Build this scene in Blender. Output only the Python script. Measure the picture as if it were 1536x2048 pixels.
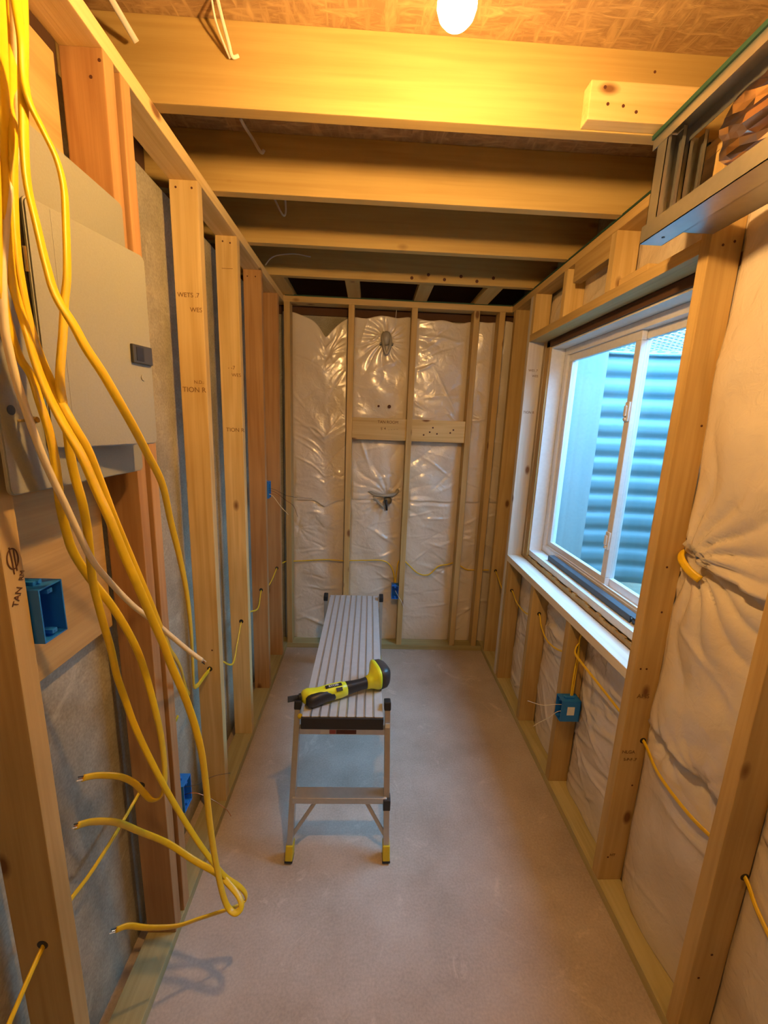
import bpy, bmesh, math, random
import numpy as np
from mathutils import Vector, Matrix
random.seed(7); np.random.seed(7)
SC = bpy.context.scene
COL = SC.collection
for o in list(bpy.data.objects): bpy.data.objects.remove(o, do_unlink=True)

# ------------------------------------------------------------------ camera
cam_d = bpy.data.cameras.new('camera'); cam = bpy.data.objects.new('camera', cam_d); COL.objects.link(cam)
cam_d.sensor_fit = 'HORIZONTAL'; cam_d.sensor_width = 36; cam_d.lens = 36*836.5/1536; cam_d.clip_start = .01
Rt, Fw, Up = (0.99882,-0.03083,0.03759), (0.0379,0.97804,-0.20492), (-0.03045,0.2061,0.97806)
cam.matrix_world = Matrix(((Rt[0],Up[0],-Fw[0],0),(Rt[1],Up[1],-Fw[1],0),(Rt[2],Up[2],-Fw[2],1.65),(0,0,0,1)))
SC.camera = cam

# ------------------------------------------------------------------ light, exposure
SC.view_settings.view_transform = 'Standard'; SC.view_settings.look = 'None'
SC.view_settings.exposure = 0.18; SC.view_settings.gamma = 1; SC.view_settings.use_curve_mapping = False
SKY_COL = (.23, .50, .80); SKY_STR = 36.0
LAMP_COL = (1.0, .56, .185); LAMP_STR = 1000.0
BACK_COL = (1.0, .74, .50); BACK_W = 16.0
LAMP = (.115, .80, 2.30)
w = bpy.data.worlds.new('daylight'); SC.world = w; w.use_nodes = True
bg = w.node_tree.nodes['Background']; bg.inputs[0].default_value = (*SKY_COL, 1); bg.inputs[1].default_value = SKY_STR
# portal: tells the renderer that daylight arrives through the open top of the window well
pd = bpy.data.lights.new('sky_portal', 'AREA'); pd.shape = 'RECTANGLE'; pd.size = 1.06; pd.size_y = 1.38
pd.cycles.is_portal = True
po = bpy.data.objects.new('sky_portal', pd); COL.objects.link(po)
po.location = (1.665, 1.88, 2.16)
# added fill lamp, unseen behind the viewer, to lift the warm ambient light
bd = bpy.data.lights.new('added_fill_lamp', 'POINT'); bd.color = BACK_COL; bd.energy = BACK_W; bd.shadow_soft_size = .25
bo = bpy.data.objects.new('added_fill_lamp', bd); COL.objects.link(bo); bo.location = (.35, -1.4, 2.28)

# ------------------------------------------------------------------ materials
def new_mat(name):
    m = bpy.data.materials.new(name); m.use_nodes = True
    nt = m.node_tree; return m, nt, nt.nodes['Principled BSDF']
def flat(name, col, rough=.5, metal=0, spec=.5, bump=0, bscale=60):
    m, nt, b = new_mat(name)
    b.inputs['Base Color'].default_value = (*col, 1); b.inputs['Roughness'].default_value = rough
    b.inputs['Metallic'].default_value = metal; b.inputs['Specular IOR Level'].default_value = spec
    N = nt.nodes.new; L = nt.links.new
    tc = N('ShaderNodeTexCoord'); n = N('ShaderNodeTexNoise'); n.inputs['Scale'].default_value = bscale; n.inputs['Detail'].default_value = 4
    L(tc.outputs['Object'], n.inputs['Vector'])
    mx = N('ShaderNodeMixRGB'); mx.blend_type = 'MULTIPLY'; mx.inputs[0].default_value = .18
    mx.inputs[1].default_value = (*col, 1); L(n.outputs['Fac'], mx.inputs[2]); L(mx.outputs[0], b.inputs['Base Color'])
    if bump:
        bp = N('ShaderNodeBump'); bp.inputs['Strength'].default_value = bump; bp.inputs['Distance'].default_value = .01
        L(n.outputs['Fac'], bp.inputs['Height']); L(bp.outputs[0], b.inputs['Normal'])
    return m
def wood(name, c1, c2, ck=(.16,.06,.02), knots=.9, ring=9.0, rough=.62):
    """sawn lumber: grain runs along the object's local Z"""
    m, nt, b = new_mat(name); N = nt.nodes.new; L = nt.links.new
    tc = N('ShaderNodeTexCoord'); oi = N('ShaderNodeObjectInfo')
    mul = N('ShaderNodeMath'); mul.operation = 'MULTIPLY'; mul.inputs[1].default_value = 37.0; L(oi.outputs['Random'], mul.inputs[0])
    cb = N('ShaderNodeCombineXYZ'); L(mul.outputs[0], cb.inputs[0]); L(mul.outputs[0], cb.inputs[2])
    ad = N('ShaderNodeVectorMath'); ad.operation = 'ADD'; L(tc.outputs['Object'], ad.inputs[0]); L(cb.outputs[0], ad.inputs[1])
    mp = N('ShaderNodeMapping'); mp.inputs['Scale'].default_value = (ring, ring, .55); L(ad.outputs[0], mp.inputs[0])
    n1 = N('ShaderNodeTexNoise'); n1.inputs['Scale'].default_value = 1.3; n1.inputs['Detail'].default_value = 3; L(mp.outputs[0], n1.inputs['Vector'])
    rg = N('ShaderNodeMath'); rg.operation = 'MULTIPLY'; rg.inputs[1].default_value = 34; L(n1.outputs['Fac'], rg.inputs[0])
    sn = N('ShaderNodeMath'); sn.operation = 'SINE'; L(rg.outputs[0], sn.inputs[0])
    mr = N('ShaderNodeMapRange'); mr.inputs[1].default_value = -1; mr.inputs[2].default_value = 1; L(sn.outputs[0], mr.inputs[0])
    mp2 = N('ShaderNodeMapping'); mp2.inputs['Scale'].default_value = (90, 90, 2.2); L(ad.outputs[0], mp2.inputs[0])
    n2 = N('ShaderNodeTexNoise'); n2.inputs['Scale'].default_value = 1.5; n2.inputs['Detail'].default_value = 3; L(mp2.outputs[0], n2.inputs['Vector'])
    n3 = N('ShaderNodeTexNoise'); n3.inputs['Scale'].default_value = 2.2; n3.inputs['Detail'].default_value = 2; L(ad.outputs[0], n3.inputs['Vector'])
    a1 = N('ShaderNodeMath'); a1.operation = 'MULTIPLY_ADD'; L(mr.outputs[0], a1.inputs[0]); a1.inputs[1].default_value = .30; L(n3.outputs['Fac'], a1.inputs[2])
    a2 = N('ShaderNodeMath'); a2.operation = 'MULTIPLY_ADD'; L(n2.outputs['Fac'], a2.inputs[0]); a2.inputs[1].default_value = .55; L(a1.outputs[0], a2.inputs[2])
    r = N('ShaderNodeMapRange'); r.inputs[1].default_value = .45; r.inputs[2].default_value = 1.30; L(a2.outputs[0], r.inputs[0])
    mx = N('ShaderNodeMixRGB'); mx.inputs[1].default_value = (*c1, 1); mx.inputs[2].default_value = (*c2, 1); L(r.outputs[0], mx.inputs[0])
    # knots
    mp3 = N('ShaderNodeMapping'); mp3.inputs['Scale'].default_value = (7, 7, 3.6); L(ad.outputs[0], mp3.inputs[0])
    vo = N('ShaderNodeTexVoronoi'); vo.inputs['Scale'].default_value = 1.0; L(mp3.outputs[0], vo.inputs['Vector'])
    kr = N('ShaderNodeMapRange'); kr.inputs[1].default_value = .125; kr.inputs[2].default_value = .06; kr.inputs[3].default_value = 0; kr.inputs[4].default_value = knots
    L(vo.outputs['Distance'], kr.inputs[0])
    mk = N('ShaderNodeMixRGB'); mk.inputs[2].default_value = (*ck, 1); L(kr.outputs[0], mk.inputs[0]); L(mx.outputs[0], mk.inputs[1])
    # each board a slightly different tone
    hs = N('ShaderNodeHueSaturation'); vr = N('ShaderNodeMapRange'); vr.inputs[3].default_value = .86; vr.inputs[4].default_value = 1.1
    L(oi.outputs['Random'], vr.inputs[0]); L(vr.outputs[0], hs.inputs['Value']); L(mk.outputs[0], hs.inputs['Color'])
    L(hs.outputs[0], b.inputs['Base Color']); b.inputs['Roughness'].default_value = rough; b.inputs['Specular IOR Level'].default_value = .3
    bp = N('ShaderNodeBump'); bp.inputs['Strength'].default_value = .25; bp.inputs['Distance'].default_value = .002
    L(n2.outputs['Fac'], bp.inputs['Height']); L(bp.outputs[0], b.inputs['Normal'])
    return m
M = {}
M['pine']  = wood('pale pine', (.76,.58,.285), (.54,.36,.13))
M['fir']   = wood('reddish fir', (.56,.33,.14), (.36,.175,.065), rough=.55)
M['fir2']  = wood('tan fir', (.64,.455,.195), (.44,.285,.10))
M['joist'] = wood('joist lumber', (.56,.41,.16), (.44,.295,.10), knots=.5)
M['treated'] = wood('treated lumber', (.54,.47,.24), (.36,.30,.13))
M['daylit_pine'] = wood('pine tinted daylight white', (.74,.70,.62), (.60,.53,.44))  # whiter than the other pine: daylight at the window put into the colour
M['ply'] = wood('plywood', (.60,.42,.18), (.38,.24,.09), knots=.3, ring=3.5)
M['steel'] = flat('galvanised steel', (.50,.50,.48), .34, .85)
M['alu'] = flat('mill aluminium', (.62,.60,.56), .38, .8)
M['panel'] = flat('grey enamel', (.29,.285,.23), .38, 0, .5, .05, 300)
M['panel_edge'] = flat('grey enamel edge', (.33,.32,.28), .45)
M['black'] = flat('black plastic', (.018,.018,.02), .42)
M['darkgrey'] = flat('dark grey plastic', (.045,.045,.045), .4)
M['blue'] = flat('blue plastic', (.015,.19,.66), .42)
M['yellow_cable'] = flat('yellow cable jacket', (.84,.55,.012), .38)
M['cream_cable'] = flat('cream cable jacket', (.80,.68,.42), .4)
M['white_cable'] = flat('white cable jacket', (.72,.68,.60), .4)
M['copper'] = flat('bare copper', (.75,.33,.16), .25, 1)
M['brass'] = flat('brass screw', (.75,.55,.22), .25, 1)
M['vinyl'] = flat('white vinyl', (.82,.82,.82), .35)
M['reveal'] = flat('white reveal', (.80,.80,.79), .6)
M['ink'] = flat('dark ink', (.10,.035,.01), .8)
M['stampink'] = flat('faded stamp ink', (.22,.12,.035), .8)
M['green'] = flat('green seal foam', (.015,.065,.04), .7)
M['lime'] = flat('lime yellow plastic', (.78,.80,.03), .35)
M['yfoot'] = flat('yellow rubber', (.72,.56,.02), .55)
M['sticker'] = flat('white sticker', (.80,.80,.78), .5)
M['redsticker'] = flat('red sticker', (.42,.08,.06), .5)
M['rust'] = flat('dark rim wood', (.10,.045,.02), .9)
M['bar'] = flat('blue grey painted metal', (.075,.09,.11), .45, .2)
M['pipe'] = flat('grey wrapped pipe', (.36,.33,.27), .3)
M['stain'] = flat('dark brown stain', (.10,.03,.015), .7)
M['white_paint'] = flat('white painted flange', (.30,.37,.38), .6)

def m_concrete(name, c1, c2, scale, speck=True, rough=.85, bump=.4):
    m, nt, b = new_mat(name); N = nt.nodes.new; L = nt.links.new
    tc = N('ShaderNodeTexCoord')
    n = N('ShaderNodeTexNoise'); n.inputs['Scale'].default_value = scale; n.inputs['Detail'].default_value = 8; n.inputs['Roughness'].default_value = .62
    L(tc.outputs['Object'], n.inputs['Vector'])
    n2 = N('ShaderNodeTexNoise'); n2.inputs['Scale'].default_value = 130; n2.inputs['Detail'].default_value = 3; L(tc.outputs['Object'], n2.inputs['Vector'])
    r = N('ShaderNodeMapRange'); r.inputs[1].default_value = .35; r.inputs[2].default_value = .68; L(n.outputs['Fac'], r.inputs[0])
    mx = N('ShaderNodeMixRGB'); mx.inputs[1].default_value = (*c1,1); mx.inputs[2].default_value = (*c2,1); L(r.outputs[0], mx.inputs[0])
    m2 = N('ShaderNodeMixRGB'); m2.blend_type = 'OVERLAY'; m2.inputs[0].default_value = .38 if speck else .25
    L(mx.outputs[0], m2.inputs[1]); L(n2.outputs['Fac'], m2.inputs[2])
    last = m2
    # pale scuffs and dust
    n4 = N('ShaderNodeTexNoise'); n4.inputs['Scale'].default_value = 5; n4.inputs['Detail'].default_value = 10; n4.inputs['Roughness'].default_value = .75; n4.inputs['Distortion'].default_value = 1.2
    L(tc.outputs['Object'], n4.inputs['Vector'])
    r4 = N('ShaderNodeMapRange'); r4.inputs[1].default_value = .57; r4.inputs[2].default_value = .72; r4.inputs[4].default_value = .6; L(n4.outputs['Fac'], r4.inputs[0])
    m3 = N('ShaderNodeMixRGB'); m3.inputs[2].default_value = (*[min(.85,c*1.5) for c in c2],1); L(r4.outputs[0], m3.inputs[0]); L(last.outputs[0], m3.inputs[1])
    L(m3.outputs[0], b.inputs['Base Color']); b.inputs['Roughness'].default_value = rough
    bp = N('ShaderNodeBump'); bp.inputs['Strength'].default_value = bump; bp.inputs['Distance'].default_value = .002
    L(n2.outputs['Fac'], bp.inputs['Height']); L(bp.outputs[0], b.inputs['Normal'])
    return m
M['deck'] = m_concrete('worn aluminium deck', (.40,.395,.39), (.58,.575,.57), 9, False, .4, .05)
M['floor'] = m_concrete('concrete floor', (.40,.325,.26), (.56,.48,.41), 2.6, False, .55, .12)
M['concrete'] = m_concrete('poured concrete', (.27,.245,.18), (.44,.40,.30), 5)
def m_osb():
    m, nt, b = new_mat('oriented strand board'); N = nt.nodes.new; L = nt.links.new
    tc = N('ShaderNodeTexCoord'); fac = None
    for rz, sc in ((.5, (9, 40, 9)), (-.7, (34, 8, 9)), (1.3, (12, 52, 9))):
        mp = N('ShaderNodeMapping'); mp.inputs['Scale'].default_value = sc; mp.inputs['Rotation'].default_value = (0,0,rz); L(tc.outputs['Object'], mp.inputs[0])
        n = N('ShaderNodeTexNoise'); n.inputs['Scale'].default_value = 1; n.inputs['Detail'].default_value = 5; n.inputs['Roughness'].default_value = .6; n.inputs['Distortion'].default_value = .9; L(mp.outputs[0], n.inputs['Vector'])
        if fac is None: fac = n.outputs['Fac']
        else:
            a = N('ShaderNodeMath'); a.operation = 'MAXIMUM'; L(fac, a.inputs[0]); L(n.outputs['Fac'], a.inputs[1]); fac = a.outputs[0]
    cr = N('ShaderNodeValToRGB'); cr.color_ramp.elements[0].position = .48; cr.color_ramp.elements[1].position = .74
    cr.color_ramp.elements[0].color = (.30,.18,.08,1); cr.color_ramp.elements[1].color = (.56,.38,.18,1); L(fac, cr.inputs[0]); L(cr.outputs[0], b.inputs['Base Color'])
    b.inputs['Roughness'].default_value = .7
    bp = N('ShaderNodeBump'); bp.inputs['Strength'].default_value = .5; bp.inputs['Distance'].default_value = .006; L(fac, bp.inputs['Height']); L(bp.outputs[0], b.inputs['Normal'])
    return m
M['osb'] = m_osb()
def m_poly():
    m, nt, b = new_mat('white poly sheeting'); N = nt.nodes.new; L = nt.links.new
    tc = N('ShaderNodeTexCoord'); n = N('ShaderNodeTexNoise'); n.inputs['Scale'].default_value = 5; n.inputs['Detail'].default_value = 3; L(tc.outputs['Object'], n.inputs['Vector'])
    mx = N('ShaderNodeMixRGB'); mx.inputs[1].default_value = (.78,.71,.60,1); mx.inputs[2].default_value = (.64,.55,.44,1); L(n.outputs['Fac'], mx.inputs[0]); L(mx.outputs[0], b.inputs['Base Color'])
    b.inputs['Roughness'].default_value = .24; b.inputs['Specular IOR Level'].default_value = .8; b.inputs['Coat Weight'].default_value = .5; b.inputs['Coat Roughness'].default_value = .12
    n2 = N('ShaderNodeTexNoise'); n2.inputs['Scale'].default_value = 22; n2.inputs['Detail'].default_value = 4; n2.inputs['Distortion'].default_value = .6; L(tc.outputs['Object'], n2.inputs['Vector'])
    bp = N('ShaderNodeBump'); bp.inputs['Strength'].default_value = .6; bp.inputs['Distance'].default_value = .008; L(n2.outputs['Fac'], bp.inputs['Height']); L(bp.outputs[0], b.inputs['Normal'])
    return m
M['poly'] = m_poly()
def m_foil():
    m, nt, b = new_mat('amber foil'); N = nt.nodes.new; L = nt.links.new
    b.inputs['Base Color'].default_value = (.86,.60,.46,1); b.inputs['Metallic'].default_value = 1; b.inputs['Roughness'].default_value = .2
    return m
M['foil'] = m_foil()
def m_glass():
    m, nt, b = new_mat('window glass'); N = nt.nodes.new; L = nt.links.new
    t = N('ShaderNodeBsdfTransparent'); t.inputs[0].default_value = (.90,.97,1,1); g = N('ShaderNodeBsdfGlossy'); g.inputs['Roughness'].default_value = .02
    lw = N('ShaderNodeLayerWeight'); pw = N('ShaderNodeMath'); pw.operation = 'POWER'; pw.inputs[1].default_value = 5; L(lw.outputs['Facing'], pw.inputs[0]); f = N('ShaderNodeMath'); f.operation = 'MULTIPLY_ADD'; f.inputs[1].default_value = .6; f.inputs[2].default_value = .02; L(pw.outputs[0], f.inputs[0]); mx = N('ShaderNodeMixShader')
    L(f.outputs[0], mx.inputs[0]); L(t.outputs[0], mx.inputs[1]); L(g.outputs[0], mx.inputs[2]); L(mx.outputs[0], nt.nodes['Material Output'].inputs[0])
    nt.nodes.remove(b); return m
M['glass'] = m_glass()
def m_emit(name, col, s):
    m, nt, b = new_mat(name); b.inputs['Base Color'].default_value = (1,1,1,1); b.inputs['Emission Color'].default_value = (*col,1); b.inputs['Emission Strength'].default_value = s; return m
M['bulb'] = m_emit('glowing bulb', LAMP_COL, LAMP_STR)
M['well'] = flat('corrugated galvanised steel', (.17,.29,.33), .5, .1, .5, .1, 8)
M['deck'] = flat('worn aluminium deck', (.56,.55,.54), .45, .2, .5, .05, 40)

# ------------------------------------------------------------------ helpers
def tag(o, label=None, cat=None, group=None, kind=None):
    if label: o['label'] = label
    if cat: o['category'] = cat
    if group: o['group'] = group
    if kind: o['kind'] = kind
    return o
def empty(name, loc, label, cat, group=None, kind=None):
    o = bpy.data.objects.new(name, None); COL.objects.link(o); o.location = loc; o.empty_display_size = .05
    return tag(o, label, cat, group, kind)
def link(name, bm, mat, parent=None, loc=(0,0,0), smooth=False, rot=(0,0,0)):
    """the mesh is in the object's own space; loc/rot are world for a thing, relative for a part"""
    me = bpy.data.meshes.new(name); bmesh.ops.recalc_face_normals(bm, faces=bm.faces); bm.to_mesh(me); bm.free()
    for mm in (mat if isinstance(mat, (list, tuple)) else [mat]): me.materials.append(mm)
    if smooth: me.polygons.foreach_set('use_smooth', [True]*len(me.polygons))
    o = bpy.data.objects.new(name, me); COL.objects.link(o); o.location = loc; o.rotation_euler = rot
    if parent: o.parent = parent
    return o
def box(bm, x0, x1, y0, y1, z0, z1, bev=0, mi=0):
    t = bmesh.new(); bmesh.ops.create_cube(t, size=1)
    for v in t.verts: v.co = Vector(((x0+x1)/2+v.co.x*(x1-x0), (y0+y1)/2+v.co.y*(y1-y0), (z0+z1)/2+v.co.z*(z1-z0)))
    if bev: bmesh.ops.bevel(t, geom=t.edges[:], offset=bev, segments=2, affect='EDGES', profile=.6)
    for f in t.faces: f.material_index = mi
    me = bpy.data.meshes.new('t'); t.to_mesh(me); t.free(); bm.from_mesh(me); bpy.data.meshes.remove(me)
    return bm
def cyl(bm, p0, p1, r0, r1=None, n=16, cap=True, mi=0):
    p0, p1 = Vector(p0), Vector(p1); r1 = r0 if r1 is None else r1
    d = (p1-p0).normalized(); a = d.orthogonal().normalized(); b = d.cross(a)
    R0 = [bm.verts.new(p0+(a*math.cos(2*math.pi*i/n)+b*math.sin(2*math.pi*i/n))*r0) for i in range(n)]
    R1 = [bm.verts.new(p1+(a*math.cos(2*math.pi*i/n)+b*math.sin(2*math.pi*i/n))*r1) for i in range(n)]
    for i in range(n): bm.faces.new((R0[i], R0[(i+1)%n], R1[(i+1)%n], R1[i])).material_index = mi
    if cap: bm.faces.new(R0[::-1]).material_index = mi; bm.faces.new(R1).material_index = mi
    return bm
def spline(pts, n=6):
    P = [Vector(p) for p in pts]; P = [P[0]*2-P[1]]+P+[P[-1]*2-P[-2]]; out = []
    for i in range(1, len(P)-2):
        for k in range(n):
            t = k/n; a, b, c, d = P[i-1], P[i], P[i+1], P[i+2]
            out.append(.5*((2*b)+(c-a)*t+(2*a-5*b+4*c-d)*t*t+(3*b-a-3*c+d)*t*t*t))
    out.append(P[-2]); return out
def sweep(bm, pts, w, t=None, n=6, sec=12, up=(1,-.4,.1), twist=0):
    """rounded flat section w wide, t thick; the flat side turns towards 'up'"""
    t = w if t is None else t; Q = spline(pts, n) if n > 1 else [Vector(p) for p in pts]; rings = []; up = Vector(up); m = len(Q); prev = None
    for i, p in enumerate(Q):
        d = (Q[min(i+1, m-1)]-Q[max(i-1, 0)]).normalized()
        if prev is None: nn = (up-d*up.dot(d)).normalized()
        else:
            nn = (prev-d*prev.dot(d)).normalized(); tgt = up-d*up.dot(d)
            if tgt.length > .2: nn = (nn*.85+tgt.normalized()*.15).normalized()
        prev = nn; s = d.cross(nn); ang = twist*math.sin(i/m*9); a2 = s*math.cos(ang)+nn*math.sin(ang); b2 = nn*math.cos(ang)-s*math.sin(ang)
        ring = []
        for k in range(sec):
            a = 2*math.pi*k/sec; ca, sa = math.cos(a), math.sin(a); e = .75 if w > t*1.2 else 1
            ring.append(bm.verts.new(p+a2*(math.copysign(abs(ca)**e, ca)*w/2)+b2*(math.copysign(abs(sa)**e, sa)*t/2)))
        rings.append(ring)
    for a, b in zip(rings, rings[1:]):
        for k in range(sec): bm.faces.new((a[k], a[(k+1)%sec], b[(k+1)%sec], b[k]))
    bm.faces.new(rings[0][::-1]); bm.faces.new(rings[-1]); return bm
def lumber(name, x0, x1, y0, y1, z0, z1, axis, mat, label, cat, group=None, kind=None, parent=None, bev=.0025):
    """one board; local Z is the length so that the grain runs the right way"""
    c = Vector(((x0+x1)/2, (y0+y1)/2, (z0+z1)/2)); dx, dy, dz = x1-x0, y1-y0, z1-z0
    if axis == 'Z': s = (dx, dy, dz); rot = (0,0,0)
    elif axis == 'Y': s = (dx, dz, dy); rot = (math.radians(-90),0,0)
    else: s = (dz, dy, dx); rot = (0, math.radians(90), 0)
    bm = box(bmesh.new(), -s[0]/2, s[0]/2, -s[1]/2, s[1]/2, -s[2]/2, s[2]/2, bev)
    o = link(name, bm, M[mat], parent, c, rot=rot)
    return tag(o, label, cat, group, kind)
def part(name, bm, mat, root, smooth=False):
    """world-space mesh made a child of a root that stands anywhere (root unrotated unless given)"""
    inv = (root.matrix_world if root.parent else Matrix.LocRotScale(root.location, root.rotation_euler, None)).inverted()
    bm.transform(inv); return link(name, bm, mat, root, smooth=smooth)
def world_part(name, bm, mat, root, smooth=False):
    bpy.context.view_layer.update(); bm.transform(root.matrix_world.inverted()); return link(name, bm, mat, root, smooth=smooth)
def text_bm(s, size, mtx, ext=.0004):
    cu = bpy.data.curves.new('t', 'FONT'); cu.body = s; cu.size = size; cu.extrude = ext; cu.align_x = 'CENTER'; cu.align_y = 'CENTER'
    o = bpy.data.objects.new('t', cu); COL.objects.link(o); bpy.context.view_layer.update()
    me = bpy.data.meshes.new_from_object(o.evaluated_get(bpy.context.evaluated_depsgraph_get())); bpy.data.objects.remove(o); bpy.data.curves.remove(cu)
    bm = bmesh.new(); bm.from_mesh(me); bpy.data.meshes.remove(me); bm.transform(mtx); return bm
def frame_mtx(loc, right, up):
    r, u = Vector(right).normalized(), Vector(up).normalized(); n = r.cross(u)
    return Matrix(((r.x,u.x,n.x,loc[0]),(r.y,u.y,n.y,loc[1]),(r.z,u.z,n.z,loc[2]),(0,0,0,1)))
def structure(name, bm, mat, parent=None, smooth=False):
    o = link(name, bm, mat, parent, smooth=smooth)
    if not parent: o['kind'] = 'structure'
    return o

# ------------------------------------------------------------------ the room shell
structure('floor', box(bmesh.new(), -.9, 1.2, -3.0, 3.15, -.1, 0), M['floor'])
structure('ceiling', box(bmesh.new(), -.95, 1.2, -3.05, 3.2, 2.604, 2.66), M['osb'])
wl = structure('wall_left', box(bmesh.new(), -.85, -.70, -3.0, 3.0, 0, 2.365), M['concrete'])
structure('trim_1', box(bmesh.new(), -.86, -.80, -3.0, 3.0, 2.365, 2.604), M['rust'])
bm = bmesh.new()
for a in ((-3.0,1.24,0,2.604), (2.42,3.15,0,2.604), (1.24,2.42,0,.935), (1.24,2.42,2.10,2.604)): box(bm, 1.0, 1.14, a[0], a[1], a[2], a[3])
structure('wall_right', bm, M['concrete'])
structure('wall_back', box(bmesh.new(), -.86, 1.0, 3.0, 3.1, 0, 2.604), M['concrete'])
structure('wall_front', box(bmesh.new(), -.9, 1.2, -3.1, -3.0, 0, 2.66), M['concrete'])
# white liner of the window opening and the ragged brown board edge around it
bm = bmesh.new()
box(bm, .986, 1.062, 1.24, 2.42, .905, .937); box(bm, .986, 1.062, 1.24, 2.42, 2.095, 2.103)
box(bm, .986, 1.062, 2.412, 2.42, .937, 2.095); box(bm, .986, 1.062, 1.24, 1.248, .937, 2.095)
structure('trim_2', bm, M['reveal'])
bm = bmesh.new()
for y in np.arange(1.20, 2.46, .03):
    box(bm, .9755, .986, y, y+.031, .877, .896+.010*random.random())
for z in np.arange(.90, 2.12, .03): box(bm, .9755, .986, 2.420-.004*random.random(), 2.47, z, z+.031)
structure('trim_3', bm, M['ply'])
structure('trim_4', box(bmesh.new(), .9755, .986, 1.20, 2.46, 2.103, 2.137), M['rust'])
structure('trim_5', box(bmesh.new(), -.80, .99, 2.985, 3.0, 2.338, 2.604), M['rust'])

# window: white sliding window with two sashes
win = empty('window_1', (1.06, 1.83, .937), None, None, kind='structure')
def ring(bm, x0, x1, y0, y1, z0, z1, wd, bev=.003):
    box(bm, x0, x1, y0, y1, z0, z0+wd, bev); box(bm, x0, x1, y0, y1, z1-wd, z1, bev)
    box(bm, x0, x1, y0, y0+wd, z0+wd, z1-wd, bev); box(bm, x0, x1, y1-wd, y1, z0+wd, z1-wd, bev); return bm
bm = ring(bmesh.new(), 1.062, 1.125, 1.248, 2.412, .937, 2.095, .036)
box(bm, 1.066, 1.072, 1.284, 2.376, .973, .983)
part('window_frame', bm, M['vinyl'], win)
s1 = part('sash', ring(bmesh.new(), 1.074, 1.096, 1.75, 2.376, .973, 2.059, .038), M['vinyl'], win)
s2 = part('sash', ring(bmesh.new(), 1.098, 1.120, 1.284, 1.79, .973, 2.059, .034), M['vinyl'], win)
world_part('pane', box(bmesh.new(), 1.083, 1.087, 1.788, 2.338, 1.011, 2.021), M['glass'], s1)
world_part('pane', box(bmesh.new(), 1.107, 1.111, 1.318, 1.756, 1.007, 2.025), M['glass'], s2)
for z in (1.74, 1.18):
    bm = box(bmesh.new(), 1.066, 1.074, 1.753, 1.783, z-.04, z+.04, .003); box(bm, 1.058, 1.066, 1.760, 1.776, z-.02, z+.025, .003); cyl(bm, (1.060,1.768,z-.03), (1.068,1.768,z-.03), .007)
    world_part('latch', bm, M['vinyl'], s1, True)

# ------------------------------------------------------------------ window well outside
well = empty('window_well', (1.5, 1.88, .7), 'ribbed blue grey steel window well outside the sliding window', 'window well')
P2 = [(1.36,2.53,0),(1.60,2.53,0),(1.80,2.50,0),(1.98,2.41,0),(2.11,2.2,0),(2.16,1.88,0),(2.11,1.56,0),(1.98,1.35,0),(1.80,1.26,0),(1.60,1.23,0),(1.36,1.23,0)]
Q = spline(P2, 5); bm = bmesh.new(); rows = []
zs = np.arange(.70, 2.101, .0125)
for z in zs:
    ph = ((z-.705) % .115)/.115; off = .010*(math.cos(2*math.pi*ph)+.3*math.cos(4*math.pi*ph))
    row = []
    for i, p in enumerate(Q):
        d = (Q[min(i+1, len(Q)-1)]-Q[max(i-1, 0)]).normalized(); n = Vector((-d.y, d.x, 0))
        row.append(bm.verts.new((p.x+n.x*off, p.y+n.y*off, z)))
    rows.append(row)
for a, b in zip(rows, rows[1:]):
    for i in range(len(a)-1): bm.faces.new((a[i], a[i+1], b[i+1], b[i]))
part('corrugated_shell', bm, M['well'], well, True)
bm = bmesh.new(); sweep(bm, [(p.x, p.y, 2.105) for p in Q], .02, .02, n=1, sec=8); part('top_rim', bm, M['well'], well, True)
for y0, y1 in ((2.515, 2.545), (1.215, 1.245)):
    part('side_flange', box(bmesh.new(), 1.14, 1.365, y0, y1, .70, 2.12, .003), M['white_paint'], well)
part('gravel_bottom', box(bmesh.new(), 1.14, 2.2, 1.2, 2.56, .66, .70), M['concrete'], well)
gr = empty('well_grate', (1.6, 1.88, 2.13), 'diamond mesh steel grate lying over the window well', 'grate')
bm = bmesh.new()
for k in range(-34, 60):
    a = k*.045
    for sgn in (1, -1):
        x0, x1 = 1.15, 2.18; y0 = 1.2+a if sgn > 0 else 2.56-a; y1 = y0+sgn*(x1-x0)*.55
        lo, hi = 1.2, 2.56
        def cl(x0,y0,x1,y1):
            t0, t1 = 0, 1; dy = y1-y0
            ta, tb = sorted(((lo-y0)/dy, (hi-y0)/dy)); t0 = max(0, ta); t1 = min(1, tb)
            return t0, t1
        t0, t1 = cl(x0,y0,x1,y1)
        if t1 > t0+.02:
            p = (x0+(x1-x0)*t0, y0+(y1-y0)*t0, 2.132); q = (x0+(x1-x0)*t1, y0+(y1-y0)*t1, 2.132)
            cyl(bm, p, q, .0035, n=5)
part('diamond_mesh', bm, M['white_paint'], gr)
part('edge_frame', (lambda b: (box(b,1.142,1.165,1.2,2.56,2.12,2.145), box(b,2.16,2.185,1.2,2.56,2.12,2.145), box(b,1.142,2.185,1.19,1.215,2.12,2.145), box(b,1.142,2.185,2.545,2.57,2.12,2.145), b)[-1])(bmesh.new()), M['white_paint'], gr)

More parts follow.
